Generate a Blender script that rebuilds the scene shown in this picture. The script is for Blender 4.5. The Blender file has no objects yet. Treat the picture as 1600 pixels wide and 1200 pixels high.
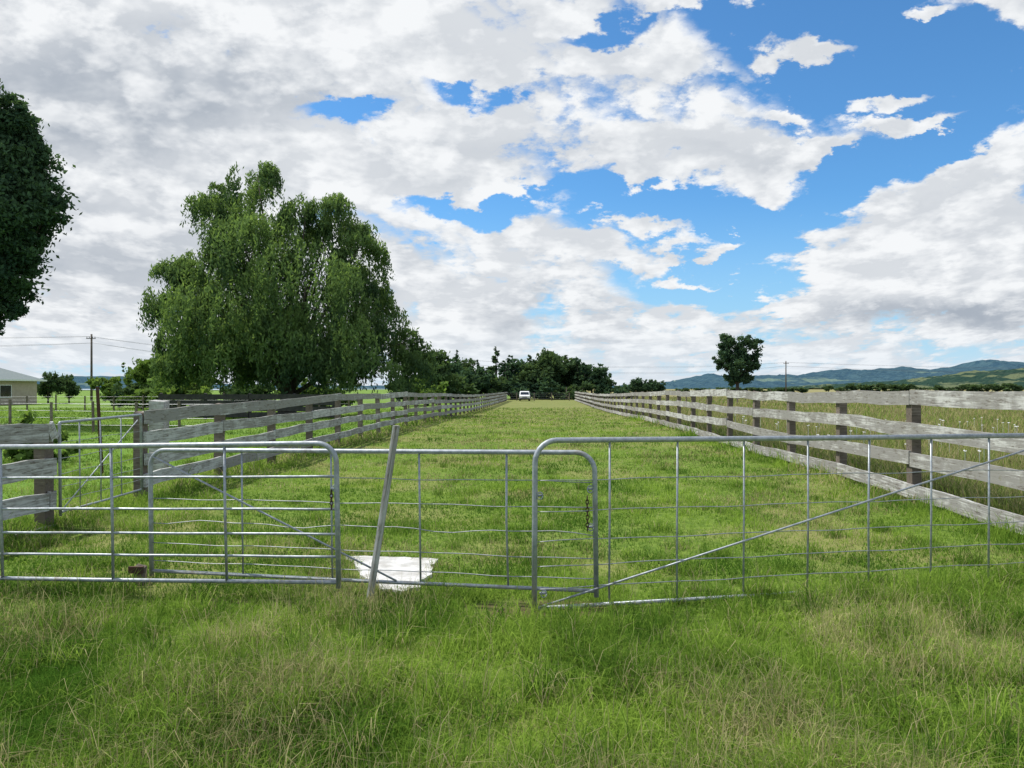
import bpy, math, numpy as np
from mathutils import Vector, Matrix
rng=np.random.default_rng(7)
scene=bpy.context.scene
F=1150.0; H=1.5; HY=607.0; SL=0.0426; CR=4.8; CL=-5.38
def wx(px,Y): return (px-800)/F*Y
def wz(py,Y): return H+(HY-py)/F*Y
def gz(x,y):
    y=np.asarray(y,dtype=float); x=np.asarray(x,dtype=float)
    t=np.clip((y-22)/45,0,1); t=t*t*(3-2*t)
    near=np.clip(1-np.abs(y)/60,0,1)
    return -0.36*t+near*0.018*(np.sin(x*1.3+y*.7)+np.sin(y*1.9-x*.6)+np.sin(x*3.1+1)*.5)
def g(x,y): return float(gz(x,y))
_gr={}
def vnoise(x,y,scale,seed=0):
    if seed not in _gr: _gr[seed]=np.random.default_rng(1000+seed).random((256,256))
    G=_gr[seed]; x=np.asarray(x)*scale+100; y=np.asarray(y)*scale+100
    xi=np.floor(x).astype(int); yi=np.floor(y).astype(int); fx=x-xi; fy=y-yi
    fx=fx*fx*(3-2*fx); fy=fy*fy*(3-2*fy)
    a=G[xi%256,yi%256];b=G[(xi+1)%256,yi%256];c=G[xi%256,(yi+1)%256];d=G[(xi+1)%256,(yi+1)%256]
    return (a*(1-fx)+b*fx)*(1-fy)+(c*(1-fx)+d*fx)*fy
def fbm(x,y,s,seed=0):
    return (vnoise(x,y,s,seed)+.5*vnoise(x,y,s*2.1,seed+1)+.25*vnoise(x,y,s*4.3,seed+2))/1.75
# ---------------------------------------------------------------- object helpers
def link(o): scene.collection.objects.link(o); return o
def tag(o,label=None,cat=None,group=None,kind=None):
    if label: o["label"]=label
    if cat: o["category"]=cat
    if group: o["group"]=group
    if kind: o["kind"]=kind
    return o
def empty(name,loc=(0,0,0),**k):
    o=bpy.data.objects.new(name,None); o.empty_display_size=.2; o.location=loc; link(o); return tag(o,**k)
def mk(name,V,Fc,mat,parent=None,smooth=False,loc=None,**k):
    me=bpy.data.meshes.new(name); me.from_pydata([tuple(v) for v in V],[],[tuple(f) for f in Fc]); me.update()
    if smooth: me.polygons.foreach_set("use_smooth",[True]*len(me.polygons))
    if mat: me.materials.append(mat)
    o=bpy.data.objects.new(name,me); link(o)
    if loc is not None: o.location=loc
    if parent: o.parent=parent
    return tag(o,**k)
def fast(name,co,loops,totals,mat,attrs=None,parent=None,smooth=False,**k):
    me=bpy.data.meshes.new(name)
    co=np.asarray(co,dtype=np.float32); loops=np.asarray(loops,dtype=np.int32); totals=np.asarray(totals,dtype=np.int32)
    me.vertices.add(len(co)); me.vertices.foreach_set("co",co.ravel())
    me.loops.add(len(loops)); me.loops.foreach_set("vertex_index",loops)
    me.polygons.add(len(totals)); st=np.concatenate([[0],np.cumsum(totals)[:-1]]).astype(np.int32)
    me.polygons.foreach_set("loop_start",st); me.polygons.foreach_set("loop_total",totals)
    if smooth: me.polygons.foreach_set("use_smooth",np.ones(len(totals),dtype=bool))
    me.update(calc_edges=True)
    if attrs:
        for n,a in attrs.items():
            at=me.attributes.new(n,'FLOAT','FACE'); at.data.foreach_set("value",np.asarray(a,dtype=np.float32))
    me.materials.append(mat)
    o=bpy.data.objects.new(name,me); link(o)
    if parent: o.parent=parent
    return tag(o,**k)
def tube(path,r,seg=8,cap=True):
    P=[Vector(p) for p in path]; n=len(P)
    R=r if hasattr(r,'__len__') else [r]*n
    V=[];Fc=[]; up=None
    for i in range(n):
        t=(P[min(i+1,n-1)]-P[max(i-1,0)]).normalized()
        if up is None:
            up=Vector((0,0,1)) if abs(t.z)<.9 else Vector((0,1,0))
        a=t.cross(up).normalized(); b=a.cross(t).normalized(); up=b
        for j in range(seg):
            an=2*math.pi*j/seg
            V.append(P[i]+a*math.cos(an)*R[i]+b*math.sin(an)*R[i])
    for i in range(n-1):
        for j in range(seg):
            k=(j+1)%seg
            Fc.append((i*seg+j,i*seg+k,(i+1)*seg+k,(i+1)*seg+j))
    if cap:
        Fc.append(tuple(range(seg-1,-1,-1))); Fc.append(tuple((n-1)*seg+j for j in range(seg)))
    return V,Fc
def join(parts):
    V=[];Fc=[]
    for v,f in parts:
        o=len(V); V+=list(v); Fc+=[tuple(i+o for i in q) for q in f]
    return V,Fc
def box(x0,x1,y0,y1,z0,z1):
    V=[(x0,y0,z0),(x1,y0,z0),(x1,y1,z0),(x0,y1,z0),(x0,y0,z1),(x1,y0,z1),(x1,y1,z1),(x0,y1,z1)]
    return V,[(3,2,1,0),(4,5,6,7),(0,1,5,4),(1,2,6,5),(2,3,7,6),(3,0,4,7)]
# ---------------------------------------------------------------- material helpers
class NT:
    def __init__(s,tree): s.t=tree; s.n=tree.nodes; s.l=tree.links
    def new(s,ty,**k):
        n=s.n.new(ty)
        for a,b in k.items(): setattr(n,a,b)
        return n
    def put(s,sock,v):
        if v is None: return
        if isinstance(v,bpy.types.NodeSocket): s.l.new(v,sock)
        else: sock.default_value=v
    def m(s,op,a,b=None,c=None,clamp=False):
        n=s.new('ShaderNodeMath',operation=op,use_clamp=clamp)
        s.put(n.inputs[0],a); s.put(n.inputs[1],b); s.put(n.inputs[2],c); return n.outputs[0]
    def mix(s,f,a,b,bt='MIX'):
        n=s.new('ShaderNodeMix',data_type='RGBA',blend_type=bt)
        s.put(n.inputs[0],f)
        s.put(n.inputs[6],(*a,1) if isinstance(a,tuple) else a); s.put(n.inputs[7],(*b,1) if isinstance(b,tuple) else b)
        return n.outputs[2]
    def noise(s,vec,scale,detail=4,rough=.5,dist=0.,out=0,dim='3D'):
        n=s.new('ShaderNodeTexNoise'); n.noise_dimensions=dim; s.put(n.inputs['Vector'],vec)
        n.inputs['Scale'].default_value=scale;n.inputs['Detail'].default_value=detail
        n.inputs['Roughness'].default_value=rough;n.inputs['Distortion'].default_value=dist
        return n.outputs[out]
    def mr(s,v,a,b,c=0.,d=1.,sm=True):
        n=s.new('ShaderNodeMapRange'); 
        if sm: n.interpolation_type='SMOOTHSTEP'
        s.put(n.inputs[0],v)
        for i,q in enumerate((a,b,c,d)): s.put(n.inputs[i+1],q)
        return n.outputs[0]
    def mapping(s,vec,loc=(0,0,0),rot=(0,0,0),sc=(1,1,1),ty='POINT'):
        n=s.new('ShaderNodeMapping',vector_type=ty); s.put(n.inputs[0],vec)
        n.inputs[1].default_value=loc;n.inputs[2].default_value=rot;n.inputs[3].default_value=sc; return n.outputs[0]
    def vm(s,op,a,b):
        n=s.new('ShaderNodeVectorMath',operation=op); s.put(n.inputs[0],a); s.put(n.inputs[1],b)
        return n.outputs['Value'] if op=='DOT_PRODUCT' else n.outputs[0]
def material(name):
    m=bpy.data.materials.new(name); m.use_nodes=True; nt=NT(m.node_tree)
    b=m.node_tree.nodes['Principled BSDF']; return m,nt,b
def setp(nt,b,col=None,rough=None,metal=None,bump=None,bs=.3,bd=.01,spec=None):
    if col is not None: nt.put(b.inputs['Base Color'],(*col,1) if isinstance(col,tuple) else col)
    if rough is not None: nt.put(b.inputs['Roughness'],rough)
    if metal is not None: nt.put(b.inputs['Metallic'],metal)
    if spec is not None: b.inputs['Specular IOR Level'].default_value=spec
    if bump is not None:
        n=nt.new('ShaderNodeBump'); n.inputs['Strength'].default_value=bs;n.inputs['Distance'].default_value=bd
        nt.put(n.inputs['Height'],bump); nt.l.new(n.outputs[0],b.inputs['Normal'])
def objco(nt): return nt.new('ShaderNodeTexCoord').outputs['Object']
def objrand(nt,vec,k=30):
    r=nt.new('ShaderNodeObjectInfo').outputs['Random']
    c=nt.new('ShaderNodeCombineXYZ'); q=nt.m('MULTIPLY',r,k)
    for i in range(3): nt.put(c.inputs[i],q)
    return nt.vm('ADD',vec,c.outputs[0]),r
def simple(name,a,b,scale=5,rough=.7,metal=0.,bs=.2,stretch=(1,1,1)):
    m,nt,p=material(name); v=nt.mapping(objco(nt),sc=stretch)
    f=nt.noise(v,scale,5,.6); f2=nt.mr(f,.3,.7)
    setp(nt,p,nt.mix(f2,a,b),rough,metal,bump=f,bs=bs); return m
def twosided(m,nt,c,trc,trans):
    df=nt.new('ShaderNodeBsdfDiffuse'); nt.put(df.inputs[0],c)
    tr=nt.new('ShaderNodeBsdfTranslucent'); nt.put(tr.inputs[0],trc)
    ms=nt.new('ShaderNodeMixShader'); ms.inputs[0].default_value=trans
    nt.l.new(df.outputs[0],ms.inputs[1]);nt.l.new(tr.outputs[0],ms.inputs[2])
    nt.l.new(ms.outputs[0],m.node_tree.nodes['Material Output'].inputs[0])
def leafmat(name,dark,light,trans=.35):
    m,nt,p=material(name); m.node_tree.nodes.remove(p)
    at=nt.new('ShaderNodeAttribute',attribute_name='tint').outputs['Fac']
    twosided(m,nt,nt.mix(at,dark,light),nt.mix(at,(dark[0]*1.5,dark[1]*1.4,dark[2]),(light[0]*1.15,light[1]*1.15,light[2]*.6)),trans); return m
def boardmat(name,paint,grey,wood,amt):
    m,nt,p=material(name); v,r=objrand(nt,objco(nt))
    g1=nt.noise(nt.mapping(v,sc=(1.2,30,30)),1.6,6,.65,.4)
    g2=nt.noise(v,2.2,5,.65,.5); g3=nt.noise(nt.mapping(v,sc=(2,12,12)),3,5,.7)
    k=nt.m('ADD',nt.m('MULTIPLY',g1,.6),nt.m('MULTIPLY',g2,.5)); k=nt.m('ADD',k,nt.m('MULTIPLY',r,.12))
    c=nt.mix(nt.mr(k,amt,amt+.13),paint,grey)
    c=nt.mix(nt.m('MULTIPLY',nt.mr(g3,.53,.67),.85),c,wood)
    lich=nt.mr(nt.noise(v,14,4,.6),.60,.72); c=nt.mix(nt.m('MULTIPLY',lich,.4),c,(.17,.16,.08))
    setp(nt,p,c,.85,bump=g1,bs=.5,bd=.006,spec=.15); return m
M_board=boardmat('weathered_white_paint',(.54,.54,.52),(.28,.27,.255),(.13,.11,.09),.505)
M_boardg=boardmat('weathered_grey_paint',(.52,.53,.52),(.28,.275,.26),(.12,.10,.08),.51)
M_post=boardmat('weathered_post_wood',(.24,.205,.175),(.145,.12,.098),(.065,.052,.042),.5)
M_dark=simple('dark_stained_wood',(.022,.022,.024),(.05,.048,.045),4,.8)
def galv():
    m,nt,p=material('galvanised_steel'); v=objco(nt)
    n=nt.noise(v,30,5,.6); n2=nt.noise(v,4,4,.6)
    c=nt.mix(nt.mr(n,.3,.7),(.27,.30,.33),(.42,.45,.48)); c=nt.mix(nt.m('MULTIPLY',nt.mr(n2,.56,.70),.5),c,(.20,.15,.11))
    setp(nt,p,c,nt.mr(n2,.3,.7,.4,.65),.5,bump=n,bs=.1,bd=.002); return m
M_galv=galv()
M_wire=simple('zinc_wire',(.24,.26,.28),(.40,.42,.43),20,.5,.5)
M_rust=simple('rusty_iron',(.10,.045,.025),(.05,.03,.025),30,.8,.3)
M_bark=simple('bark',(.03,.024,.02),(.07,.058,.046),3,.9,bs=.8,stretch=(3,3,.6))
M_conc=simple('bleached_concrete',(.42,.41,.38),(.70,.70,.68),7,.8,bs=.7)
M_pole=simple('pole_wood',(.06,.05,.042),(.12,.10,.085),3,.9)
M_white=simple('white_paint',(.72,.73,.73),(.82,.82,.82),5,.45)
M_glass=simple('dark_glass',(.01,.013,.016),(.03,.035,.04),2,.08)
M_rubber=simple('black_rubber',(.012,.012,.012),(.025,.025,.025),20,.8)
M_line=simple('weathered_cable',(.10,.10,.11),(.16,.16,.17),20,.7)
M_wall=simple('cream_wall',(.42,.34,.27),(.50,.42,.34),3,.8)
M_roof=simple('grey_green_roof',(.16,.20,.19),(.22,.26,.25),3,.5,stretch=(1,6,1))
M_lamp=simple('lamp_lens',(.5,.5,.48),(.75,.75,.7),30,.15)
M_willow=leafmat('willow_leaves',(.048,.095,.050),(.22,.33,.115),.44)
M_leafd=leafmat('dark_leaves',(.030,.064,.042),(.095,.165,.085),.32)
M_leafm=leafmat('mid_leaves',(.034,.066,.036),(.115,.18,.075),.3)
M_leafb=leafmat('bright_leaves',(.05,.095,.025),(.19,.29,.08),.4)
def grassmat():
    m,nt,p=material('grass_blades'); m.node_tree.nodes.remove(p)
    at=nt.new('ShaderNodeAttribute',attribute_name='tint').outputs['Fac']; dr=nt.new('ShaderNodeAttribute',attribute_name='dry').outputs['Fac']
    c=nt.mix(at,(.070,.16,.020),(.29,.43,.066)); c=nt.mix(dr,c,nt.mix(at,(.29,.24,.12),(.60,.51,.30)))
    twosided(m,nt,c,c,.44); return m
M_grass=grassmat()
# ---------------------------------------------------------------- world
SUN=Vector((-0.62,0.22,1.0)).normalized()
el=math.asin(SUN.z); az=math.atan2(SUN.x,SUN.y)
w=bpy.data.worlds.new("World"); scene.world=w; w.use_nodes=True
nt=NT(w.node_tree); bg=w.node_tree.nodes['Background']
sky=nt.new('ShaderNodeTexSky'); sky.sky_type='NISHITA'; sky.sun_disc=False; sky.sun_elevation=el; sky.sun_rotation=az
sky.air_density=1.0; sky.dust_density=.3; sky.ozone_density=2.5
tc=nt.new('ShaderNodeTexCoord').outputs['Generated']
sp=nt.new('ShaderNodeSeparateXYZ'); nt.put(sp.inputs[0],tc); X,Y,Z=sp.outputs
Ya=nt.m('MAXIMUM',nt.m('ABSOLUTE',Y),.12); Zp=nt.m('MAXIMUM',Z,0.)
u=nt.m('DIVIDE',X,Ya); v=nt.m('DIVIDE',Zp,Ya)
def comb(a,b,c=0.):
    n=nt.new('ShaderNodeCombineXYZ'); nt.put(n.inputs[0],a);nt.put(n.inputs[1],b);nt.put(n.inputs[2],c); return n.outputs[0]
den=nt.m('ADD',v,.20); iden=nt.m('DIVIDE',1.,den)
pp=comb(nt.m('MULTIPLY',u,iden),iden)
uvn=comb(u,nt.m('MULTIPLY',v,1.8))
n1=nt.noise(pp,2.6,8,.64,dim='2D'); n2=nt.noise(uvn,6.5,8,.62,dim='2D')
m1=nt.noise(nt.vm('ADD',pp,(-.07,.10,0)),2.6,4,.64,dim='2D'); m2=nt.noise(nt.vm('ADD',uvn,(-.016,.040,0)),6.5,4,.62,dim='2D')
N0=nt.m('MULTIPLY_ADD',n1,.55,nt.m('MULTIPLY',n2,.45)); N1=nt.m('MULTIPLY_ADD',m1,.55,nt.m('MULTIPLY',m2,.45))
uw=nt.m('ADD',u,nt.m('MULTIPLY',nt.m('SUBTRACT',n1,.5),.22)); vw=nt.m('ADD',v,nt.m('MULTIPLY',nt.m('SUBTRACT',n2,.5),.15))
uvw=comb(uw,vw,1.)
def blobs(L,start):
    acc=start
    for b in L:
        cx,cy,rx,ry,s_=b[:5]; r=math.radians(b[5] if len(b)>5 else 0)
        cu,cv=(cx-800)/F,(HY-cy)/F; ax=F/rx; ay=F/ry; c_,n_=math.cos(r),math.sin(r)
        a=nt.vm('DOT_PRODUCT',uvw,(c_*ax,n_*ax,-(cu*c_+cv*n_)*ax)); q=nt.vm('DOT_PRODUCT',uvw,(-n_*ay,c_*ay,-(-cu*n_+cv*c_)*ay))
        r2=nt.m('MULTIPLY_ADD',q,q,nt.m('MULTIPLY',a,a)); f=nt.m('SUBTRACT',1.,r2,clamp=True)
        acc=nt.m('MULTIPLY_ADD',nt.m('MULTIPLY',f,f),s_,acc)
    return acc
vo=nt.new('ShaderNodeTexVoronoi'); vo.voronoi_dimensions='2D'; vo.feature='F1'; nt.put(vo.inputs['Vector'],nt.vm('MULTIPLY',uvw,(1,1.35,1))); vo.inputs['Scale'].default_value=14
if 'Detail' in vo.inputs: vo.inputs['Detail'].default_value=1.5; vo.inputs['Roughness'].default_value=.55
puff=nt.m('SUBTRACT',.42,vo.outputs['Distance'])
d=nt.m('MULTIPLY_ADD',nt.m('SUBTRACT',N0,.5),3.5,.95)
d=nt.m('MULTIPLY_ADD',puff,.38,d)
d=blobs([
 (1400,90,400,170,-1.2,8),(1560,120,260,150,-.5),(940,45,110,42,-1.0,0),(745,135,95,42,-1.1),(515,185,120,32,-1.05,-8),(1150,30,150,60,-.6),
 (740,318,180,30,-1.1),(1060,345,290,70,-1.15,-4),(1110,440,190,75,-1.35,0),(1300,300,170,65,-1.0,20),(1450,235,240,40,-1.0,10),(1000,300,160,28,-.55),
 (1090,230,320,52,.80,-2),(1270,225,150,36,.45,0),(1010,85,190,46,.5,-10),(1255,82,120,42,1.45,-5),(1440,18,90,24,1.2,10),(1430,140,110,26,1.2,12),(1440,190,120,24,1.1,0),(1235,170,50,20,1.0),(1050,12,70,20,.6),(1150,160,70,25,.4),
 (1490,410,300,130,.65,0),(1540,270,160,66,.55,15),(1020,362,90,28,1.35,-5),(1100,388,90,20,1.35),(920,395,130,32,.6),(1090,428,90,16,1.1),
 (1000,500,200,32,.5),(200,250,640,440,.58,0),(700,60,200,70,.4),(700,470,260,90,.4)],d)
hz=nt.mr(v,.0,.10,1.,0.)
alpha=nt.mr(d,.32,.84)
rel=nt.m('ADD',nt.m('MULTIPLY_ADD',nt.m('SUBTRACT',N0,N1),6.0,nt.m('MULTIPLY',puff,.5)),.44,clamp=True)
thick=nt.mr(d,.9,2.1)
greyz=blobs([(120,160,420,190,.85),(430,120,260,110,.5),(150,400,330,150,.55),(860,495,130,50,.85),(560,420,200,70,.35),(1400,490,260,45,.8),(1560,480,160,50,.6),(1500,330,200,40,.2,10),(750,250,250,60,.25),(1150,250,200,25,.3)],0.)
dark=nt.m('ADD',nt.m('MULTIPLY',greyz,nt.mr(m2,.32,.60,.30,1.)),nt.m('MULTIPLY',thick,.22))
lum=nt.m('SUBTRACT',nt.m('MULTIPLY_ADD',rel,.56,.57),nt.m('MULTIPLY',dark,.56),clamp=True)
ccol=nt.mix(lum,(4.0,4.5,5.2),(9.2,9.4,9.6))
skyb=nt.mix(1.,sky.outputs[0],(.72,1.28,1.62),'MULTIPLY')
skyc=nt.mix(nt.mr(v,.0,.28,.78,0.),skyb,(4.2,6.7,8.9))
col=nt.mix(alpha,skyc,ccol)
col=nt.mix(nt.m('MULTIPLY',hz,.5),col,(7.2,8.2,9.2))
nt.put(bg.inputs[0],col); bg.inputs[1].default_value=.1
# rest of the sky (behind and far overhead): hazy broken cloud
bg2=nt.new('ShaderNodeBackground'); bg2.inputs[1].default_value=.1
nt.put(bg2.inputs[0],nt.mix(nt.mr(nt.noise(tc,2.5,2,.5),.35,.6),skyb,(7.8,8.0,8.3)))
f1=nt.mr(nt.m('DIVIDE',nt.m('ABSOLUTE',X),nt.m('MAXIMUM',Y,.01)),.95,1.15); f2=nt.mr(nt.m('DIVIDE',Z,nt.m('MAXIMUM',Y,.01)),.62,.85); f3=nt.m('LESS_THAN',Z,-.02)
ff=nt.m('MAXIMUM',nt.m('MAXIMUM',f1,f2),f3)
ms=nt.new('ShaderNodeMixShader'); nt.put(ms.inputs[0],ff); nt.l.new(bg.outputs[0],ms.inputs[1]); nt.l.new(bg2.outputs[0],ms.inputs[2])
nt.l.new(ms.outputs[0],w.node_tree.nodes['World Output'].inputs[0])
try: w.cycles.sampling_method='MANUAL'; w.cycles.sample_map_resolution=256
except Exception as e: print(e)
# sun lamp
ld=bpy.data.lights.new('sun','SUN'); ld.energy=4.7; ld.angle=math.radians(.5); ld.color=(1,.95,.87)
lo=bpy.data.objects.new('sun',ld); link(lo); lo.rotation_euler=SUN.to_track_quat('Z','Y').to_euler()
# camera
cd=bpy.data.cameras.new('camera'); cd.sensor_width=36; cd.lens=36*F/1600; cd.shift_y=(HY-600)/1600; cd.clip_end=20000; cd.clip_start=.05
co=bpy.data.objects.new('camera',cd); link(co); co.location=(0,0,H); co.rotation_euler=(math.radians(90),0,0); scene.camera=co
scene.view_settings.view_transform='Standard'; scene.view_settings.look='None'; scene.view_settings.exposure=0
# ---------------------------------------------------------------- ground
ys=np.concatenate([np.linspace(-12,0,13)[:-1],np.linspace(0,30,121)[:-1],np.geomspace(30,9000,70)])
xs=np.concatenate([-np.geomspace(12,9000,40)[::-1],np.linspace(-12,12,97)[1:-1],np.geomspace(12,9000,40)])
GX,GY=np.meshgrid(xs,ys); GZ=gz(GX,GY)
co_=np.stack([GX,GY,GZ],-1).reshape(-1,3); nx=len(xs); ny=len(ys)
ii=(np.arange(ny-1)[:,None]*nx+np.arange(nx-1)[None]).ravel()
lp=np.stack([ii,ii+1,ii+1+nx,ii+nx],-1).ravel()
m,nt,p=material('pasture_ground'); oc=objco(nt)
s=nt.new('ShaderNodeSeparateXYZ'); nt.put(s.inputs[0],oc)
lat=nt.m('SUBTRACT',s.outputs[0],nt.m('MULTIPLY',s.outputs[1],SL))
n1=nt.noise(oc,.45,5,.6,.3); n2=nt.noise(oc,9,6,.7); n3=nt.noise(nt.mapping(oc,sc=(.5,1,1)),.06,4,.6)
c=nt.mix(nt.mr(n2,.3,.7),(.075,.135,.022),(.19,.27,.05))
c=nt.mix(nt.m('MULTIPLY',nt.mr(n1,.46,.64),.6),c,(.28,.25,.11))
far=nt.mr(s.outputs[1],16.,50.)
c=nt.mix(nt.m('MULTIPLY',far,.6),c,(.22,.22,.09))
fld=nt.mr(lat,4.9,5.6); c=nt.mix(nt.m('MULTIPLY',fld,nt.mr(n3,.3,.65,.5,.95)),c,(.28,.25,.12))
fl=nt.mr(lat,-7.,-5.6,1.,0.); c=nt.mix(nt.m('MULTIPLY',fl,.75),c,(.14,.26,.045))
dirt=nt.noise(oc,2.2,4,.6)
dx=nt.m('SUBTRACT',s.outputs[0],.15); dy=nt.m('SUBTRACT',s.outputs[1],5.0)
rr=nt.m('ADD',nt.m('MULTIPLY',nt.m('MULTIPLY',dx,dx),1.6),nt.m('MULTIPLY',nt.m('MULTIPLY',dy,dy),6.))
c=nt.mix(nt.m('MULTIPLY',nt.mr(rr,.1,.9,1.,0.),nt.mr(dirt,.35,.55)),c,(.12,.085,.055))
setp(nt,p,c,.95,bump=n2,bs=.6,bd=.04,spec=.05)
fast('ground',co_,lp,np.full(len(ii),4),m,smooth=True,kind='structure')
# ---------------------------------------------------------------- grass
def blades(x,y,ht,wd,tint,dry,lean=.5,z=None):
    n=len(x); a=rng.random(n)*2*np.pi; b=rng.random(n)*2*np.pi
    z=gz(x,y)-.01 if z is None else z
    sx=np.cos(a)*wd/2; sy=np.sin(a)*wd/2; ln=lean*rng.random(n)**.8*ht
    lx=np.cos(b)*ln; ly=np.sin(b)*ln
    P=np.zeros((n,5,3),np.float32)
    P[:,0]=np.stack([x-sx,y-sy,z],-1);P[:,1]=np.stack([x+sx,y+sy,z],-1)
    hm=ht*.6
    P[:,2]=np.stack([x+lx*.33-sx*.8,y+ly*.33-sy*.8,z+hm],-1);P[:,3]=np.stack([x+lx*.33+sx*.8,y+ly*.33+sy*.8,z+hm],-1)
    top=ht*np.clip(1-.38*(ln/ht)**2,.25,1)
    P[:,4]=np.stack([x+lx,y+ly,z+top],-1)
    base=np.arange(n)[:,None]*5
    lp=(base+np.array([[0,1,3,2,2,3,4]])).ravel()
    tot=np.tile([4,3],n)
    return P.reshape(-1,3),lp,tot,np.repeat(tint,2),np.repeat(dry,2)
def merge(L):
    off=0;A=[[],[],[],[],[]]
    for c_,l_,t_,a_,b_ in L:
        A[0].append(c_);A[1].append(l_+off);A[2].append(t_);A[3].append(a_);A[4].append(b_);off+=len(c_)
    return [np.concatenate(q) for q in A]
def patchdry(x,y):
    f=fbm(x,y,.9,10); near=np.clip((5.6-y)/1.2,0,1)
    right=np.clip((x+.2)/2.5,0,1)*near
    midl=np.clip((y-8)/12,0,1)*.55
    return np.clip((f-.51)*3.2+right*.20+near*.07+midl,0,.8)
def onslab(x,y,e=0.): return (x>-1.42+e)&(x<-.62-e)&(y>5.45+e)&(y<6.45-e)&(x>-1.42+(6.35-y)*.45+e)
def isbare(x,y): return (1.6*(x-.15)**2+6*(y-5.0)**2<.42)
sets=[]
N=450000
yy=2.25*np.exp(rng.random(N)**.95*math.log(70/2.25)); uu=rng.uniform(-.78,.78,N); xx=uu*yy
lat=xx-SL*yy
k=~(isbare(xx,yy)&(rng.random(N)<.85))&~onslab(xx,yy,.08)&(lat<5.0); x,y=xx[k],yy[k]; la=lat[k]; n=len(x)
tuft=fbm(x,y,2.6,20); tall=fbm(x,y,.8,30); mid=fbm(x,y,.35,70)
fore=np.clip((5.9-y)/.8,0,1)
ht=(.035+.02*fore+.19*np.clip(tuft-.42,0,1)+.22*fore*np.clip(tall-.45,0,1))*rng.uniform(.5,1.45,n)*(1+np.clip(y-8,0,60)*.008)
gl=np.exp(-((y-5.25)/.22)**2)*(rng.random(n)<.4)*(np.abs(x-.3)>.7); ht*=1+.7*gl
edge=np.exp(-((la-4.75)/.35)**2)+np.exp(-((la+5.35)/.35)**2); ht*=1+2.2*edge*(y<40)
wd=np.maximum(.0042,.0008*y)*rng.uniform(.6,1.5,n)
dry=(rng.random(n)<patchdry(x,y)*.75).astype(float)*rng.uniform(.35,1,n)
lf=la<-5.8; dry[lf]*=.15
tint=np.clip(.54+2.3*(fbm(x,y,1.3,40)-.5)+1.2*(mid-.5)+rng.normal(0,.22,n),0,1)
sets.append(blades(x,y,ht,wd,tint,dry,1.5))
n=80000; y=2.3*np.exp(rng.random(n)*math.log(12/2.3)); x=rng.uniform(-.78,.78,n)*y
k=(fbm(x,y,1.6,50)>.50)&~onslab(x,y)&~isbare(x,y); x,y=x[k],y[k]; n=len(x)
sets.append(blades(x,y,rng.uniform(.02,.06,n),rng.uniform(.010,.020,n),rng.uniform(.05,.75,n),np.zeros(n),1.9))
Tn=620; ty=2.4*np.exp(rng.random(Tn)*math.log(18/2.4)); tx=rng.uniform(-.8,.8,Tn)*ty
m_=70; x=(tx[:,None]+rng.normal(0,.05,(Tn,m_))).ravel(); y=(ty[:,None]+rng.normal(0,.05,(Tn,m_))).ravel(); n=len(x)
tt=np.repeat(rng.uniform(.0,1,Tn),m_); th=np.repeat(rng.uniform(.09,.24,Tn)*np.where(ty<5.8,1,.75),m_)
k=~onslab(x,y,-.05)&~isbare(x,y); sets.append(blades(x[k],y[k],(th*rng.uniform(.5,1.2,n))[k],np.full(k.sum(),.005),np.clip(tt+rng.normal(0,.15,n),0,1)[k],((rng.random(n)<.12)*.8)[k],1.3))
n=28000; y=2.3*np.exp(rng.random(n)*math.log(14/2.3)); x=rng.uniform(-.78,.78,n)*y
pd=patchdry(x,y); k=(rng.random(n)<(.12+pd*1.0)*np.where(y<5.6,1,.35)); x,y=x[k],y[k]; n=len(x)
k=~onslab(x,y)&~isbare(x,y); x,y=x[k],y[k]; n=len(x)
sets.append(blades(x,y,rng.uniform(.12,.34,n)*np.where(y<5.6,1,.7),np.maximum(.0027,.0005*y),rng.uniform(.2,.95,n),rng.uniform(.6,1,n),1.2))
A=merge(sets)
fast('grass',A[0],A[1],A[2],M_grass,{'tint':A[3],'dry':A[4]},kind='stuff')
n=120000; y=6*np.exp(rng.random(n)*math.log(150/6)); la=5.15+np.abs(rng.random(n))**1.6*y*.8; x=la+SL*y
ht=rng.uniform(.2,.5,n)*(.7+.5*fbm(x,y,.4,60)); tint=np.clip(rng.normal(.4,.25,n),0,1)
dry=np.where(rng.random(n)<.5+.6*(fbm(x,y,.15,61)-.3),rng.uniform(.5,1,n),rng.uniform(0,.3,n))
B=blades(x,y,ht,np.maximum(.007,.001*y)*rng.uniform(.6,1.4,n),tint,dry,.7)
fast('meadow_grass',B[0],B[1],B[2],M_grass,{'tint':B[3],'dry':B[4]},kind='stuff')
def flowers():
    V=[];Fc=[];n=90
    for i in range(n):
        yv=rng.uniform(11,24); lav=5.6+rng.random()**.9*8; xv=lav+SL*yv; zt=g(xv,yv)+rng.uniform(.45,.68)
        r=rng.uniform(.022,.04)
        for q in range(5):
            a=q*2*math.pi/5+rng.random(); cx=xv+math.cos(a)*r*.6;cy=yv+math.sin(a)*r*.6; cz=zt+rng.uniform(-.01,.01)
            o=len(V)
            for t in range(6):
                V.append((cx+math.cos(t*math.pi/3)*r*.5,cy+math.sin(t*math.pi/3)*r*.5,cz+.012*(t%2)))
            Fc.append(tuple(range(o,o+6)))
        o=len(V); V+= [(xv-.004,yv,zt-.6),(xv+.004,yv,zt-.6),(xv+.004,yv,zt),(xv-.004,yv,zt)]; Fc.append((o,o+1,o+2,o+3))
    mk('wildflowers',V,Fc,M_white,kind='stuff')
flowers()
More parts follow.
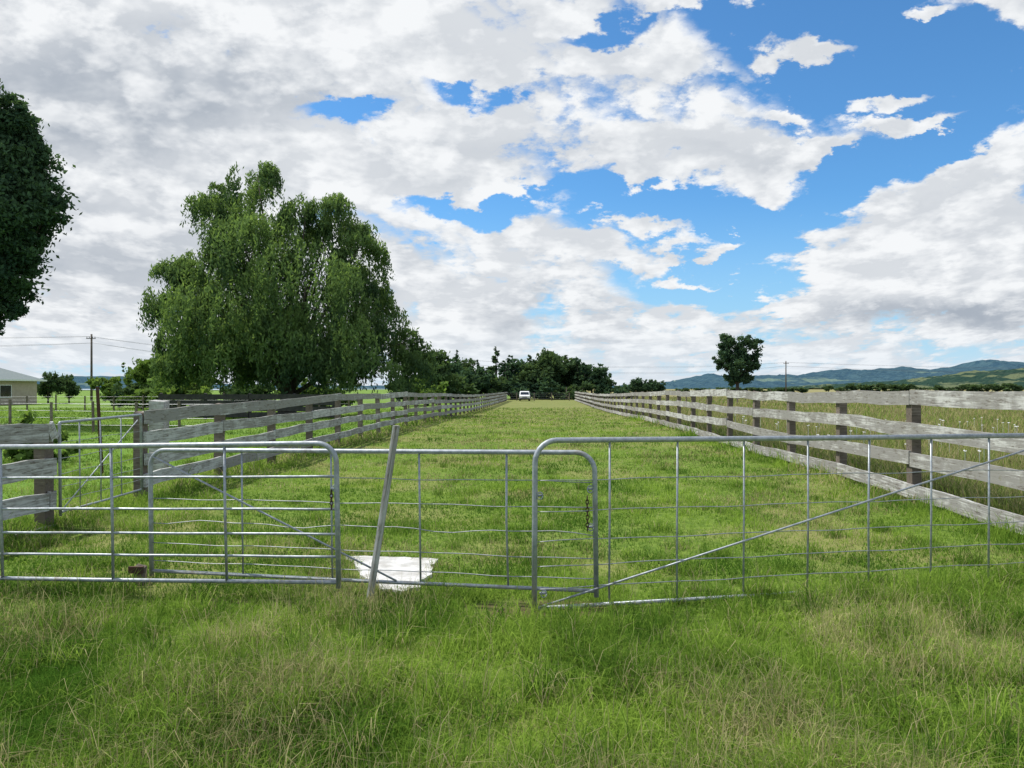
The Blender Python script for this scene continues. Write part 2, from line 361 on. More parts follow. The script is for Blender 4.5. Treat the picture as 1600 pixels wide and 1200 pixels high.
# ---------------------------------------------------------------- board fences
def board_obj(parent,P0,P1,wv,th,mat,name='rail'):
    P0=Vector(P0);P1=Vector(P1);d=P1-P0;L=d.length;ns=6;V=[];Fc=[]
    b=rng.normal(0,.008,ns+1);t=rng.normal(0,.005,ns+1);b2=b+rng.normal(0,.003,ns+1)
    for i in range(ns+1):
        s_=L*i/ns
        zo=b[i];zt=b2[i]
        V+=[(s_,-th/2+t[i],-wv/2+zo),(s_,th/2+t[i],-wv/2+zo),(s_,th/2+t[i],wv/2+zt),(s_,-th/2+t[i],wv/2+zt)]
    for i in range(ns):
        o=i*4
        for a,c in ((0,1),(1,2),(2,3),(3,0)): Fc.append((o+a,o+4+a,o+4+c,o+c))
    Fc+=[(0,1,2,3),(ns*4+3,ns*4+2,ns*4+1,ns*4)]
    o=mk(name,V,Fc,mat,parent)
    o.matrix_local=Matrix.Translation(P0-parent.location)@(d.to_track_quat('X','Z').to_matrix().to_4x4())
    return o
def post_obj(parent,x,y,z0,z1,sx,sy,mat,name='post',yaw=0.):
    V=[];hh=z1-z0
    for zz in (0,hh*.5,hh):
        q=rng.normal(0,.004,2)
        V+=[(-sx/2+q[0],-sy/2+q[1],zz),(sx/2+q[0],-sy/2+q[1],zz),(sx/2+q[0],sy/2+q[1],zz),(-sx/2+q[0],sy/2+q[1],zz)]
    V[-1]=(V[-1][0],V[-1][1],V[-1][2]+.015);V[-3]=(V[-3][0],V[-3][1],V[-3][2]-.015)
    Fc=[(3,2,1,0),(8,9,10,11)]
    for l in (0,4):
        for j in range(4):
            k=(j+1)%4; Fc.append((l+j,l+k,l+4+k,l+4+j))
    o=mk(name,V,Fc,mat,parent); o.location=Vector((x,y,z0))-parent.location
    o.rotation_euler=(rng.normal(0,.012),rng.normal(0,.012),yaw); return o
def fence(c,y0,y1,topf,spacing,wv,side,mat,label,rows=4,step=2.4,bl=4.8,ph=0.):
    E=empty('wooden_fence',(SL*y0+c,y0,g(SL*y0+c,y0)),label=label,cat='fence')
    y=y0; ang=-math.atan(SL)
    while y<y1+.1:
        x=SL*y+c+side*.085; z=g(x,y)
        post_obj(E,x,y,z-.15,z+topf(y)-.02,.12,.15,M_post,yaw=ang); y+=step
    for r in range(rows):
        y=y0-.06; first=True
        while y<y1:
            ye=min(y+(bl if not(first and r%2) else bl/2),y1+.06); first=False
            xa=SL*y+c;xb=SL*ye+c
            za=g(xa,y)+topf(y)-wv/2-r*spacing*topf(y)/topf(60)+rng.normal(0,.014); zb=g(xb,ye)+topf(ye)-wv/2-r*spacing*topf(ye)/topf(60)+rng.normal(0,.014)
            board_obj(E,(xa,y,za),(xb,ye-.012,zb),wv*rng.uniform(.90,1.04),.038,mat); y=ye
    return E
fence(CR,4.88,112,lambda y:1.46-.06*min(1,max(0,(y-15)/30)),.385,.185,1,M_board,"weathered white four-rail wooden fence along the dry field")
fence(CL,10.0,110,lambda y:1.20+.15*min(1,max(0,(y-10)/9)),.325,.175,-1,M_boardg,"weathered greyish white four-rail wooden fence beside the willow")
fence(CL,5.66,8.06,lambda y:1.14,.37,.20,-1,M_boardg,"short weathered board fence panel beside a small gate",bl=2.4)
E=empty('corner_post',(-5.75,12.0,0),label="square weathered timber post at the fence corner",cat='post')
post_obj(E,-5.75,12.0,-.1,1.30,.24,.2,M_boardg,name='post_body')
# ---------------------------------------------------------------- gates
def gate(P0,P1d,L,Hh,verts_,wires,label,braces,rad=.13,tube_r=.019,wire_r=.0034,vert_r=.0078,both=False,rails=False,wavy=None):
    P0=Vector(P0);d=Vector(P1d).normalized()
    E=empty('farm_gate',P0,label=label,cat='gate')
    E.rotation_mode='QUATERNION'; E.rotation_quaternion=d.to_track_quat('X','Z')
    def arc(cx,cz,a0,a1,r,n=7): return [(cx+r*math.cos(math.radians(a0+(a1-a0)*i/n)),0,cz+r*math.sin(math.radians(a0+(a1-a0)*i/n))) for i in range(n+1)]
    path=[(0,0,-.02),(0,0,Hh*.5)]+arc(rad,Hh-rad,180,90,rad)
    if both: path+=arc(L-rad,Hh-rad,90,0,rad)+[(L,0,-.02)]
    else: path+=[(L*.5,0,Hh-.004),(L,0,Hh)]
    parts=[tube(path,tube_r,10),tube([(0,0,.02),(L*.5,0,.015),(L,0,.02)],tube_r*.8,8)]
    if not both: parts.append(tube([(L,0,0),(L,0,Hh)],tube_r,8))
    mk('frame',*join(parts),M_galv,E,smooth=True)
    vp=[tube([(s_,.004,.02),(s_+rng.normal(0,.004),.004,Hh*.5),(s_,.004,Hh)],vert_r,6) for s_ in verts_]
    mk('upright_bars',*join(vp),M_galv,E,smooth=True)
    wp=[]
    for i,zv in enumerate(wires):
        pts=[]; nn=24; ph=rng.random()*6; am=.004 if not rails else .001
        if wavy and i in wavy: am=.013
        for j in range(nn+1):
            s_=L*j/nn; pts.append((s_,0,zv+am*math.sin(ph+s_*5.1)+am*.6*math.sin(ph*2+s_*11)))
        wp.append(tube(pts,wire_r,6))
    mk('rails' if rails else 'wire_mesh',*join(wp),M_galv if rails else M_wire,E,smooth=True)
    if braces: mk('brace',*join([tube([a,b],.0075,6) for a,b in braces]),M_galv,E,smooth=True)
    return E
def chain(parent,p,n,axis=(0,0,-1),mat=None):
    parts=[]
    for i in range(n):
        c=Vector(p)+Vector(axis)*i*.026; pts=[]
        for j in range(11):
            a=2*math.pi*j/10; q=(math.cos(a)*.010,math.sin(a)*.018)
            pts.append(c+(Vector((q[0],0,q[1])) if i%2 else Vector((0,q[0],q[1]))))
        parts.append(tube(pts,.0034,5))
    mk('chain',*join(parts),M_rust,parent,smooth=True)
def lug(parent,s_,z,mat=None):
    pts=[(s_+.02*math.cos(a),-.02,z+.024*math.sin(a)) for a in np.linspace(0,2*math.pi,13)]
    mk('latch_ring',*join([tube(pts,.004,6),box(s_-.022,s_+.022,-.012,.012,z-.006,z+.006)]),M_galv,parent,smooth=True)
GR=gate((.15,4.95,.0),(3.88,.85,-.02),4.25,1.15,[.531,1.034,1.548,2.063,2.579,3.12,3.647],[.88,.67,.47,.30,.15],
  "long galvanised steel mesh farm gate with diagonal brace",[((.03,-.012,.03),(4.15,-.012,1.08))],rad=.15)
lug(GR,.03,.78); lug(GR,.06,.12)
GM=gate((-2.84,5.80,.045),(3.42,-.75,.045),3.5,.97,[.80,1.54,2.23,2.88],[.77,.59,.41,.24,.10],
  "galvanised steel wire-mesh farm gate standing behind two others",[((.03,-.01,.92),(2.05,-.01,.03))],rad=.13,wavy=[2],both=True,tube_r=.0175)
chain(GM,(3.45,-.035,.66),9); lug(GM,3.47,.72); lug(GM,3.47,.46)
GL=gate((-1.22,5.18,.115),(-2.61,.32,-.05),3.6,1.0,[.83,1.71,2.6],[.766,.536,.36,.20],
  "galvanised steel five-bar farm gate with rounded corner",None,rad=.14,rails=True,wire_r=.0095,vert_r=.011)
chain(GL,(.03,.03,.66),5); lug(GL,.02,.68)
yA,yB=8.2,9.86
GS=gate((SL*yA+CL,yA,.10),(SL*(yB-yA),yB-yA,.03),yB-yA,1.02,[.36,.76,1.2],[.80,.62,.45,.30,.15],
  "small galvanised mesh gate between two board fences",[((.03,.012,.03),(1.6,.012,.95))],rad=.02,both=True,tube_r=.017)
E=empty('gate_stop',(-2.84,5.74,0),label="short dark wooden stake with rusty plate under gate",cat='stake')
post_obj(E,-2.86,5.66,-.12,.13,.07,.07,M_post,name='stake')
V,Fc=box(-.055,.055,-.012,.012,-.025,.025); o=mk('rusty_plate',V,Fc,M_rust,E); o.location=Vector((-2.86,5.60,.12))-E.location
b0=Vector((-1.03,5.30,-.05)); b1=Vector((-.826,5.26,1.235))
E=empty('leaning_batten',(-1.03,5.30,0),label="grey weathered timber batten leaning over beside the gate",cat='stake')
V,Fc=box(0,(b1-b0).length,-.012,.012,-.025,.025); o=mk('batten',V,Fc,M_boardg,E)
o.matrix_local=Matrix.Translation(b0-E.location)@(b1-b0).to_track_quat('X','Z').to_matrix().to_4x4()@Matrix.Rotation(math.radians(90-20),4,'X')
def slab():
    pts=np.array([(-1.44,6.42),(-1.30,6.12),(-1.20,5.86),(-1.03,5.62),(-1.00,5.46),(-.82,5.42),(-.70,5.53),(-.72,5.75),(-.64,5.95),(-.67,6.2),(-.64,6.42),(-.95,6.48),(-1.2,6.44)])
    c=pts.mean(0); per=[]
    for i in range(len(pts)):
        a,b=pts[i],pts[(i+1)%len(pts)]
        for t in (0,.33,.66): per.append(a+(b-a)*t+rng.normal(0,.014,2))
    per=np.array(per); n=len(per); V=[];Fc=[]; R=8
    zc=lambda q: .018+.012*fbm(np.array([q[0]]),np.array([q[1]]),5,200)[0]+g(q[0],q[1])*.8
    for r in range(R,0,-1):
        for q in per:
            k=c+(q-c)*r/R; V.append((k[0],k[1],zc(k)+rng.normal(0,.0006)))
    V.append((c[0],c[1],zc(c)))
    for r in range(R-1):
        for i in range(n): j=(i+1)%n; Fc.append((r*n+i,r*n+j,(r+1)*n+j,(r+1)*n+i))
    for i in range(n): Fc.append(((R-1)*n+i,(R-1)*n+(i+1)%n,R*n))
    o=len(V)
    for q in per: V.append((q[0],q[1],-.03))
    for i in range(n): j=(i+1)%n; Fc.append((o+i,o+j,j,i))
    mk('concrete_slab',V,Fc,M_conc,label="bleached white broken concrete slab lying in the grass",cat='slab')
slab()
Yp=13.; E=empty('steel_post',(wx(160,Yp),Yp,g(wx(160,Yp),Yp)),label="tall rusty steel fence post leaning in the paddock",cat='post')
mk('post_body',*join([tube([(0,0,-.1),(-.09,0,1.55)],.032,6)]),M_rust,E)
def wirefence(pts,step,hp,label,r=.05,wires=4,mat=M_post):
    E=empty('wire_fence',(pts[0][0],pts[0][1],g(*pts[0])),label=label,cat='fence'); O=E.location
    P=[]
    for (a,b) in zip(pts[:-1],pts[1:]):
        L=math.hypot(b[0]-a[0],b[1]-a[1]); n=max(1,int(L/step))
        for i in range(n): P.append((a[0]+(b[0]-a[0])*i/n,a[1]+(b[1]-a[1])*i/n))
    P.append(pts[-1])
    for x,y in P[:90]:
        z=g(x,y); V,Fc=tube([(0,0,-.1),(rng.normal(0,.02),rng.normal(0,.02),hp*rng.uniform(.94,1.08))],r,6)
        o=mk('post',V,Fc,mat,E); o.location=Vector((x,y,z))-O
    W=[]
    for k in range(wires):
        W.append(tube([Vector((x,y,g(x,y)+hp*(.25+.68*k/(wires-1))))-O for x,y in P],.006,4))
    mk('wires',*join(W),M_wire,E); return E
wirefence([(-22,26),(-9.6,24.5)],1.5,1.05,"wooden post and wire fence across the green paddock")
wirefence([(-60,62),(-6,60)],2.4,1.25,"long post and wire fence behind the paddock",r=.07)
wirefence([(wx(780,112),112.5),(wx(890,112),112.5)],2.2,1.25,"post and wire fence closing the end of the lane",r=.07)
wirefence([(14,84),(95,90)],3,1.3,"distant post and wire fence across the dry field",r=.07)
E=empty('stockyard_fence',(-18,38,g(-18,38)),label="dark stained board yard fence under the willow",cat='fence')
for i in range(5):
    x=-18.2+i*2.3; post_obj(E,x,38.2,g(x,38)-.1,g(x,38)+1.35,.14,.14,M_dark)
for r in range(4):
    for i in range(2):
        board_obj(E,(-18.3+i*4.7,38.08,g(-15,38)+1.18-r*.31),(-13.65+i*4.6,38.08,g(-12,38)+1.18-r*.31),.26,.04,M_dark)
# ---------------------------------------------------------------- trees
def quads(C,A,B):
    n=len(C); P=np.stack([C-A,C-B,C+A,C+B],1)
    return P.reshape(-1,3),np.arange(4*n),np.full(n,4)
def unit(v): return v/np.maximum(np.linalg.norm(v,axis=-1,keepdims=True),1e-6)
def rand_unit(n): return unit(rng.normal(size=(n,3)))
def crown_mesh(name,lobes,nper,leaf,mat,parent,droop=0.,clump=.35,kper=26):
    Cs=[];T=[]
    for (cx,cy,cz,rx,ry,rz) in lobes:
        vol=(rx*ry*rz)**(2/3); K=max(6,int(kper*vol)); 
        dirs=rand_unit(K); rad=rng.uniform(.45,1.02,K)[:,None]
        cen=np.array([cx,cy,cz])+dirs*rad*np.array([rx,ry,rz]); m=int(nper*vol/K)+1
        cs=clump*(rx*ry*rz)**(1/3)*rng.uniform(.5,1.2,K)
        off=rng.normal(size=(K,m,3))*.42*cs[:,None,None]; off[:,:,2]*=.7
        P=cen[:,None,:]+off
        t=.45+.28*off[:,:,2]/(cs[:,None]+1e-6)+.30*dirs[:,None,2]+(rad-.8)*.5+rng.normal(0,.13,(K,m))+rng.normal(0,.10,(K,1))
        Cs.append(P.reshape(-1,3));T.append(t.ravel())
    C=np.concatenate(Cs);T=np.clip(np.concatenate(T),0,1);n=len(C)
    A=rand_unit(n); A[:,2]-=droop; A=unit(A); B=unit(np.cross(A,rand_unit(n)))
    s_=leaf*rng.uniform(.6,1.4,n)[:,None]
    co,lp,tt=quads(C,A*s_,B*s_*.5)
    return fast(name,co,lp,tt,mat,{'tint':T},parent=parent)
def limbs(name,specs,mat,parent):
    return mk(name,*join([tube(p,r,8) for p,r in specs]),mat,parent,smooth=True)
def tree(name,loc,lobes,nper,leaf,mat,label,tr=.25,group=None,kper=26,clump=.35,cat='tree',lt=.55):
    E=empty(name,loc,label=label,cat=cat,group=group)
    lb=[]; top=max(l[2] for l in lobes); 
    zc=min(l[2]-l[5]*.3 for l in lobes)
    lb.append(([(0,0,-.2),(.03,0,zc*.5),(.05,.05,zc),(0,0,top*.85)],[tr*1.3,tr,tr*.8,tr*.15]))
    for l in lobes:
        s_=Vector((0,0,max(.5,zc*rng.uniform(.7,1.0)))); e=Vector(l[:3]); md=(s_+e)/2+Vector((0,0,-.1*e.length*.5))
        lb.append(([s_,md,e],[tr*lt,tr*lt*.6,tr*.08]))
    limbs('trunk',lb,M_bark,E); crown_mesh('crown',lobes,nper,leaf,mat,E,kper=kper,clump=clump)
    return E
def willow():
    Yw=45.; sc=F/Yw; cx0=448; gx=wx(cx0,Yw); gg=g(gx,Yw)
    E=empty('willow_tree',(gx,Yw,gg),label="large weeping willow with drooping green crown behind the fence",cat='tree')
    L=[(402,282,36,34,0),(400,325,38,42,.4),(324,310,27,26,.3),(330,345,28,36,-.3),(385,375,40,52,-.6),(518,330,44,32,.2),(540,365,42,42,.5),(485,352,34,34,-.4),(452,360,26,32,.8),(565,400,34,34,-.3),(425,410,70,60,-.8),(565,450,46,60,.4),(340,425,58,44,0),(272,432,34,26,.2),(300,470,44,42,-.4),(592,500,42,52,0),(500,460,80,66,-1),(500,420,66,56,.3),(400,490,90,66,-1),(632,545,30,38,.2),(335,535,58,46,.1),(540,540,72,46,-.9),(450,540,82,46,-1.1),(450,520,86,56,1.0),(385,545,66,42,-1),(268,485,24,30,0),(600,550,44,44,.6),(290,540,30,42,-.2),(500,568,58,32,-1.2),(345,572,58,28,-.8),(570,575,62,28,-.9),(480,580,44,24,1.3),(655,575,20,30,.1),(330,500,60,40,.9),(400,585,50,20,1.2),(300,590,34,22,-.3)]
    lobes=[]
    for px,py,rx,ry,dy in L: lobes.append(((px-cx0)/sc,dy*2.6,(HY-py)/sc+H-gg,rx/sc,min(rx,80)/sc*.95,ry/sc))
    C=[];T=[]
    for (cx,cy,cz,rx,ry,rz) in lobes:
        vol=(rx*ry*rz)**(2/3); K=int(50*vol)+36; lt=rng.normal(0,.07)
        Tn=max(6,int(K/19)); td=rand_unit(Tn); td[:,2]=np.abs(td[:,2])-.25; td=unit(td); idx=rng.integers(0,Tn,K)
        trad=rng.uniform(.70,1.10,Tn)
        dirs=unit(td[idx]+.26*rng.normal(size=(K,3)))
        rad=trad[idx]+rng.normal(0,.05,K)
        st=np.array([cx,cy,cz])+dirs*rad[:,None]*np.array([rx,ry,rz])
        tlen=rng.uniform(.6,1.7,Tn)
        ln=rng.uniform(.7,1.6,K)*tlen[idx]*np.clip(rz/1.7,.5,1.3)
        out=dirs.copy();out[:,2]=0
        m=22; s_=np.linspace(0,1,m)[None,:,None]
        P=st[:,None,:]+out[:,None,:]*.45*np.sqrt(s_)+np.array([0,0,-1])*ln[:,None,None]*s_
        P[:,:,2]+=.25*np.sin(np.clip(s_[:,:,0]*3,0,3.14))
        P[:,:,:2]+=rng.normal(0,.16,(K,1,2))*s_
        P=P+rng.normal(0,.09,P.shape)
        t=.62+lt-.46*s_[:,:,0]+.28*dirs[:,None,2]+rng.normal(0,.12,(K,m))+(rng.normal(0,.15,Tn)[idx])[:,None]+.6*(rad[:,None]-.92)  # lobe shading painted into tint: tops and outer leaves lighter, strand ends darker
        ok=(P[:,:,2]>.5+.6*rng.random((K,1)))
        C.append(P[ok]);T.append(t[ok])
    C=np.concatenate(C);T=np.clip(np.concatenate(T),0,1);n=len(C)
    A=rng.normal(size=(n,3))*.6; A[:,2]-=1; A=unit(A);B=unit(np.cross(A,rand_unit(n)))
    s_=rng.uniform(.08,.17,n)[:,None]
    co,lp,tt=quads(C,A*s_,B*s_*.34)
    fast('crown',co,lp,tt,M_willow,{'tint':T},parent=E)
    sp=[([(0,0,-.3),(.05,0,.7),(.1,.1,1.8),(.2,0,4)],[.70,.5,.42,.3])]
    for l in lobes[:24]:
        s0=Vector((rng.uniform(-.2,.2),0,rng.uniform(1,2.8))); e=Vector(l[:3])+Vector((0,0,.3*l[5])); sp.append(([s0,s0.lerp(e,.4)+Vector((0,0,.5)),e],[.17,.10,.03]))
    limbs('trunk',sp,M_bark,E)
    print('willow leaves',n)
willow()
def edgetree():
    Ye=30.; sc=F/Ye; cx0=-75; gx=wx(cx0,Ye)
    L=[(-4,195,46,46),(12,180,30,30),(-60,170,80,60),(20,275,50,44),(-20,300,90,80),(30,335,56,55),(55,320,34,40),(10,400,52,48),(-60,420,90,80),(-10,455,40,36),(2,445,38,30),(-12,495,28,30),(-6,530,18,24),(-140,300,100,110),(-130,480,70,70),(-180,400,70,80),(76,305,20,26),(-50,240,90,80),(22,225,32,34),(0,350,60,50),(0,240,50,40)]
    lobes=[((px-cx0)/sc,rng.uniform(-1.2,1.2),(HY-py)/sc+H,rx/sc,rx/sc,ry/sc) for px,py,rx,ry in L]
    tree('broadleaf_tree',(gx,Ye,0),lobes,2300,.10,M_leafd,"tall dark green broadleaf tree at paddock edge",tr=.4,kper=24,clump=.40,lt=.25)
edgetree()
def lone():
    Y_=120.; sc=F/Y_; cx0=1152
    L=[(1138,540,17,22),(1165,545,19,22),(1182,545,8,22),(1128,562,13,14),(1152,568,28,16),(1176,568,14,16),(1150,588,22,12),(1135,528,9,12),(1168,530,8,10),(1150,555,22,20),(1160,590,20,14)]
    gg=g(0,Y_)
    lobes=[((px-cx0)/sc,rng.uniform(-.8,.8),(HY-py)/sc+H-gg,rx/sc,rx/sc,ry/sc) for px,py,rx,ry in L]
    tree('field_tree',(wx(cx0,Y_),Y_,gg),lobes,520,.22,M_leafd,"lone dark rounded tree standing in the dry field",tr=.3,kper=7,clump=.36)
lone()
def proto(kind,mat):
    if kind=='round': L=[(rng.normal(0,1.1),rng.normal(0,1.),rng.uniform(2.2,5.2),rng.uniform(1.1,1.9),1.5,rng.uniform(1.,1.6)) for _ in range(9)]
    elif kind=='tall': L=[(rng.normal(0,.5),rng.normal(0,.5),2+i*.75,1.35-.12*i+rng.uniform(-.2,.2),1.2-.12*i,.9) for i in range(8)]
    elif kind=='conifer': L=[(rng.normal(0,.12),rng.normal(0,.12),1.2+i*.62,1.5-.15*i,1.5-.15*i,.45) for i in range(10)]
    else: L=[(rng.normal(0,1.3),rng.normal(0,.9),rng.uniform(.5,2.0),rng.uniform(.7,1.2),1.,rng.uniform(.6,.9)) for _ in range(8)]
    return L
protos={}
def placetree(kind,mat,px,pyt,Y_,label,group,wscale=1.,pyb=None,name='tree'):
    var=(kind,mat.name,int(rng.integers(0,2)))
    x=wx(px,Y_); gg=g(x,Y_); hh=wz(pyt,Y_)-gg
    if var not in protos:
        L=proto(kind,mat)
        E=tree(name,(0,0,0),L,260,.24,mat,label,tr=.16,group=group,kper=9,clump=.45)
        top=max(l[2]+l[5] for l in L); protos[var]=(E,top); new=E
    else:
        E0,top=protos[var]; new=E0.copy(); new.name=name; link(new)
        for ch in E0.children:
            c=ch.copy(); link(c); c.parent=new
        new["label"]=label; new["group"]=group
    top=protos[var][1]; s_=hh/top
    new.location=(x,Y_,gg-.05); new.scale=(s_*wscale,s_*wscale,s_); new.rotation_euler=(0,0,rng.random()*6.28)
    return new
G1="trees at the end of the lane"
for px,pt,Y_,kd,mt,ws in [(672,545,95,'round',M_leafm,1.),(690,560,110,'round',M_leafd,1.1),(712,545,125,'conifer',M_leafd,1.),(728,556,130,'round',M_leafm,1.),(748,560,130,'conifer',M_leafd,1.),(775,540,135,'conifer',M_leafm,1.2),(790,552,125,'tall',M_leafd,1.),(808,560,140,'round',M_leafd,1.),(828,552,140,'tall',M_leafm,1.),(848,548,128,'round',M_leafm,1.1),(868,542,135,'round',M_leafm,1.1),(890,560,135,'round',M_leafd,1.),(908,556,130,'tall',M_leafd,1.2),(925,568,130,'round',M_leafd,1.),(942,585,130,'round',M_leafm,1.),(738,572,120,'round',M_leafd,1.2),(700,582,100,'bush',M_leafm,1.3),(760,585,122,'bush',M_leafm,1.2),(850,588,124,'bush',M_leafd,1.3),(885,592,122,'bush',M_leafm,1.3),(800,588,126,'bush',M_leafd,1.3),(955,600,126,'bush',M_leafd,1.2)]:
    placetree(kd,mt,px,pt,Y_,"green tree in a mixed shelter belt" if kd!='conifer' else "dark pointed conifer in a mixed shelter belt",G1,ws)
G2="shrubs and small trees around the house"
for px,pt,Y_,kd,mt,ws in [(75,578,92,'round',M_leafm,.9),(108,582,96,'round',M_leafm,.9),(182,588,80,'bush',M_leafb,1.),(203,566,78,'tall',M_leafb,.9),(232,572,76,'round',M_leafb,.9),(258,556,72,'round',M_leafb,1.),(285,560,70,'round',M_leafm,1.),(240,590,66,'bush',M_leafb,1.2),(215,594,70,'bush',M_leafm,1.1),(300,585,66,'bush',M_leafb,1.2),(480,592,62,'bush',M_leafb,1.),(520,590,64,'bush',M_leafb,1.),(650,590,80,'bush',M_leafb,1.2),(630,585,75,'round',M_leafm,1.),(400,594,64,'bush',M_leafm,1.3),(350,592,64,'bush',M_leafm,1.3)]:
    placetree(kd,mt,px,pt,Y_,"bright green garden shrub near the house" if mt is M_leafb else "leafy green garden tree near the house",G2,ws)
G3="distant trees across the field"
for px,pt,Y_,kd,mt,ws in [(992,590,170,'round',M_leafd,1.2),(1008,592,170,'round',M_leafd,1.2),(1024,594,172,'round',M_leafd,1.2),(975,599,175,'bush',M_leafd,1.2)]+[(1295+i*21+rng.uniform(-5,5),rng.uniform(596,602),330,'bush' if i%2 else 'round',M_leafm,1.5) for i in range(15)]+[(1060+i*24,604,300,'bush',M_leafm,2.) for i in range(9)]:
    placetree(kd,mt,px,pt,Y_,"dark distant tree on the far side of the field",G3,ws)
placetree('bush',M_leafb,50,642,15.5,"low leafy green bush behind the board fence",G2,.9)
# ---------------------------------------------------------------- hills
def hill(name,prof,Yd,depth,mat,seed,amp):
    px=np.array([p[0] for p in prof]);hh=(HY-np.array([p[1] for p in prof]))/F*Yd+H+.4
    pxs=np.linspace(px[0],px[-1],260); base=np.interp(pxs,px,hh)
    nyh=30; t=(np.arange(nyh)/(nyh-1))[:,None]; PX=np.repeat(pxs[None],nyh,0); YV=Yd-depth+2*depth*t+0*PX
    prof_=np.sin(np.pi*t)**1.1+0*PX
    nz=fbm(PX*.03,YV*.004,1.,seed)-.5; nz2=fbm(PX*.15,YV*.02,1.,seed+4)-.5
    Zv=np.maximum(base[None]*prof_*(1+.35*nz)+amp*nz2*(prof_>.1)-2*(1-prof_),-3)
    V=np.stack([(PX-800)/F*Yd,YV,Zv],-1).reshape(-1,3)
    n=len(pxs); ii=(np.arange(nyh-1)[:,None]*n+np.arange(n-1)[None]).ravel()
    fast(name,V,np.stack([ii,ii+1,ii+1+n,ii+n],-1).ravel(),np.full(len(ii),4),mat,smooth=True,kind='structure')
def hillmat(name,f1,f2,past,th,sc):
    m,nt,p=material(name);o=objco(nt); n=nt.noise(nt.mapping(o,sc=(1,1,3)),sc,6,.6,.5); n2=nt.noise(o,sc*9,6,.7)
    c=nt.mix(nt.mr(n2,.35,.65),f1,f2); c=nt.mix(nt.mr(n,th,th+.05),c,past); setp(nt,p,c,.95,bump=n2,bs=1,bd=18,spec=.0); return m
HM1=hillmat('hazy_forested_range',(.040,.088,.13),(.072,.135,.165),(.15,.22,.19),.58,.003)  # aerial haze painted in: forest and pasture base colours shifted towards blue
HM2=hillmat('pasture_hills',(.032,.072,.058),(.058,.11,.08),(.19,.23,.13),.51,.009)
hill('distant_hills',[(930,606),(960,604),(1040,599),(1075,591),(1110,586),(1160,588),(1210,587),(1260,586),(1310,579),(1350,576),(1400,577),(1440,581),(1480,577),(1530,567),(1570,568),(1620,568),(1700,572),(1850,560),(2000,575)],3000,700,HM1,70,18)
hill('green_hills',[(1230,607),(1330,601),(1400,597),(1450,592),(1500,588),(1540,581),(1600,579),(1700,570),(1850,590),(1950,600)],1700,400,HM2,80,12)
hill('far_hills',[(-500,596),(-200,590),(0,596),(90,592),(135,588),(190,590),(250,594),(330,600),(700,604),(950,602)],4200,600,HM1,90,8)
V=[(-2600,700,.1),(-250,700,.1),(-200,2600,.1),(-2600,2600,.1)]
mk('water',V,[(0,1,2,3)],simple('pale_water',(.25,.36,.45),(.30,.42,.5),.01,.25),kind='structure')
# ---------------------------------------------------------------- house
def house():
    E=empty('house',(-63.4,80,g(-58,80)),label="cream weatherboard house with grey-green hip roof and veranda",cat='house')
    mk('wall',*box(-9,6.6,0,8,0,2.75),M_wall,E)
    V=[(-9.7,-.9,2.85),(7.3,-.9,2.85),(7.3,8.7,2.85),(-9.7,8.7,2.85),(-5,3.9,4.9),(2.5,3.9,4.9)]
    mk('roof',V,[(0,1,5,4),(1,2,5),(2,3,4,5),(3,0,4),(3,2,1,0)],M_roof,E)
    mk('fascia',*join([box(-9.72,7.32,-.96,-.9,2.72,2.9),box(7.32,7.38,-.96,8.7,2.72,2.9)]),M_white,E)
    for x0 in (-6.5,-2.5,4.6):
        wdw=mk('window',*box(x0,x0+1.5,-.03,-.005,.9,2.2),M_glass,E)
        mk('frame',*join([box(x0-.08,x0,-.06,0,.82,2.28),box(x0+1.5,x0+1.58,-.06,0,.82,2.28),box(x0,x0+1.5,-.06,0,2.2,2.28),box(x0,x0+1.5,-.06,0,.82,.9),box(x0+.72,x0+.78,-.05,0,.9,2.2)]),M_white,wdw)
    wdw=mk('window',*box(6.605,6.63,1.6,3.4,.9,2.2),M_glass,E)
    mk('frame',*join([box(6.605,6.66,1.52,1.6,.82,2.28),box(6.605,6.66,3.4,3.48,.82,2.28),box(6.605,6.66,1.6,3.4,2.2,2.28),box(6.605,6.66,1.6,3.4,.82,.9)]),M_white,wdw)
    mk('door',*box(1.2,2.1,-.04,-.004,0,2.1),M_white,E)
    for x0 in (-9,-5,-1,3,6.5):
        mk('veranda_post',*box(x0-.06,x0+.06,-.85,-.73,0,2.72),M_white,E)
house()
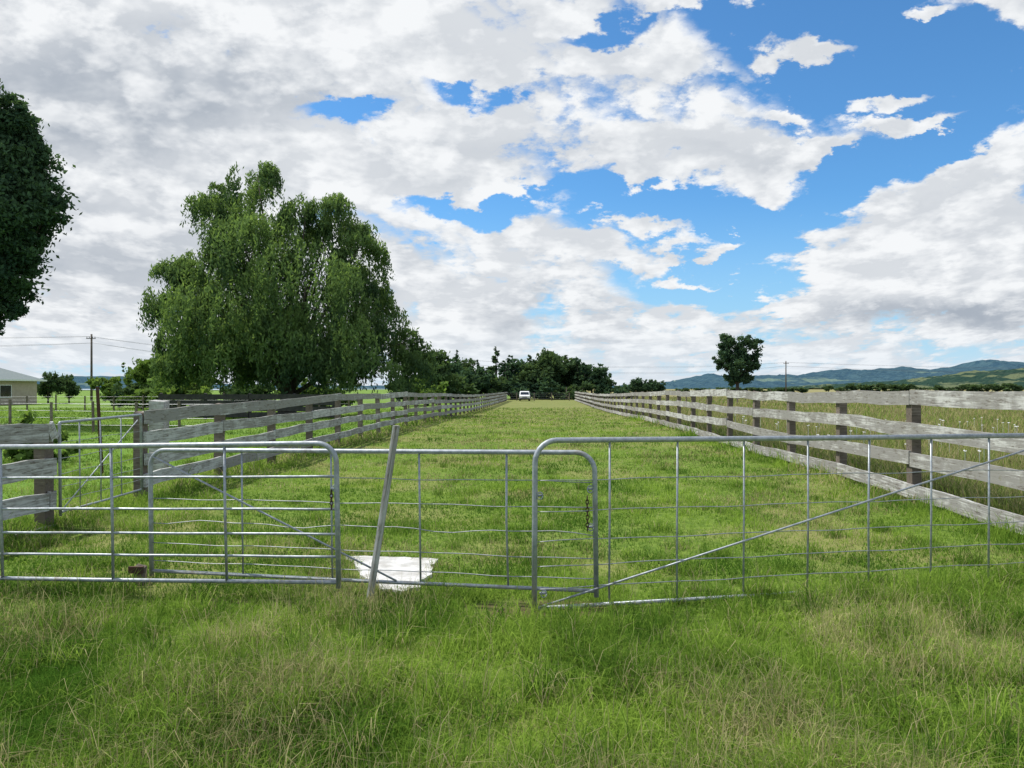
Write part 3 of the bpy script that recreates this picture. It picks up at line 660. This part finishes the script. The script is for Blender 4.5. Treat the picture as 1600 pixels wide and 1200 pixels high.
# ---------------------------------------------------------------- power poles and wires
def pole(px,pyt,Y_,cross=True):
    x=wx(px,Y_);gg=g(x,Y_);hh=wz(pyt,Y_)-gg
    E=empty('power_pole',(x,Y_,gg),label="slim timber power pole with crossarm and wires",cat='power pole',group="power poles along the road")
    mk('pole',*join([tube([(0,0,-.3),(0,0,hh)],[.19,.13],8)]),M_pole,E,smooth=True)
    mk('crossarm',*box(-.7,.7,-.2,-.1,hh-.72,hh-.62),M_pole,E)
    mk('insulators',*join([tube([(a,-.15,hh-.6),(a,-.15,hh-.4)],.05,6) for a in (-.6,-.25,.25,.6)]),M_glass,E)
    return (x,Y_,gg+hh-.4)
A0=pole(143,522,110);A1=pole(735,560,165);A2=pole(1228,564,190)
def wires(a,b,sag,name='power_lines'):
    W=[]
    for k_,o in enumerate((-.6,-.25,.25,.6)):
        pts=[]
        for i in range(17):
            t=i/16; pts.append((a[0]+(b[0]-a[0])*t,a[1]+(b[1]-a[1])*t+o,a[2]+(b[2]-a[2])*t-(sag+.25*k_)*4*t*(1-t)-(.0 if k_<2 else .9)))
        W.append(tube(pts,.013,4))
    mk(name,*join(W),M_line,label="thin sagging power lines between timber poles",cat='power line',group="power lines along the road")
wires((-150,70,9.5),A0,1.2);wires(A0,A1,1.6);wires(A1,A2,1.3);wires(A2,(260,215,8.2),1.3)
# ---------------------------------------------------------------- van
def van():
    Yv=108.; x=wx(820,Yv);gg=g(x,Yv)+.02
    E=empty('parked_van',(x,Yv,gg),label="white van parked near the end of the lane",cat='van'); E.scale=(.88,.9,.82)
    prof=[(0,.35),(0,.85),(.15,1.0),(.75,1.1),(1.35,1.65),(1.7,1.75),(4.5,1.75),(4.65,1.6),(4.7,.4),(4.7,.35)]
    V=[];n=len(prof)
    for sx in (-.88,-.80,.80,.88):
        for (yy_,zz) in prof:
            k=1 if abs(sx)>.85 else 0
            V.append((sx*(1-.16*max(0,zz-1.0)) ,yy_+.04*k,zz-(.06*k if zz>.9 else 0)))
    Fc=[]
    for l in range(3):
        for i in range(n): j=(i+1)%n; Fc.append((l*n+i,l*n+j,(l+1)*n+j,(l+1)*n+i))
    Fc+=[tuple(range(n))[::-1],tuple(3*n+i for i in range(n))]
    mk('body',V,Fc,M_white,E)
    mk('windscreen',[(-.72,.80,1.12),(.72,.80,1.12),(.64,1.27,1.56),(-.64,1.27,1.56)],[(0,1,2,3)],M_glass,E).location=(0,-.04,.03)
    for sx in (-1,1):
        mk('headlight',*box(sx*.66-.13,sx*.66+.13,-.04,.02,.72,.86),M_lamp,E)
        mk('side_window',[(sx*.90,1.35,1.1),(sx*.90,2.3,1.1),(sx*.87,2.3,1.55),(sx*.87,1.5,1.55)],[(0,1,2,3)],M_glass,E)
        for yy_ in (.85,3.8): mk('wheel',*tube([(sx*.68,yy_,.33),(sx*.9,yy_,.33)],.33,16),M_rubber,E)
    mk('bumper',*box(-.84,.84,-.07,.03,.34,.52),M_dark,E); mk('grille',*box(-.42,.42,-.03,.01,.62,.8),M_dark,E)
van()
bpy.context.view_layer.update()
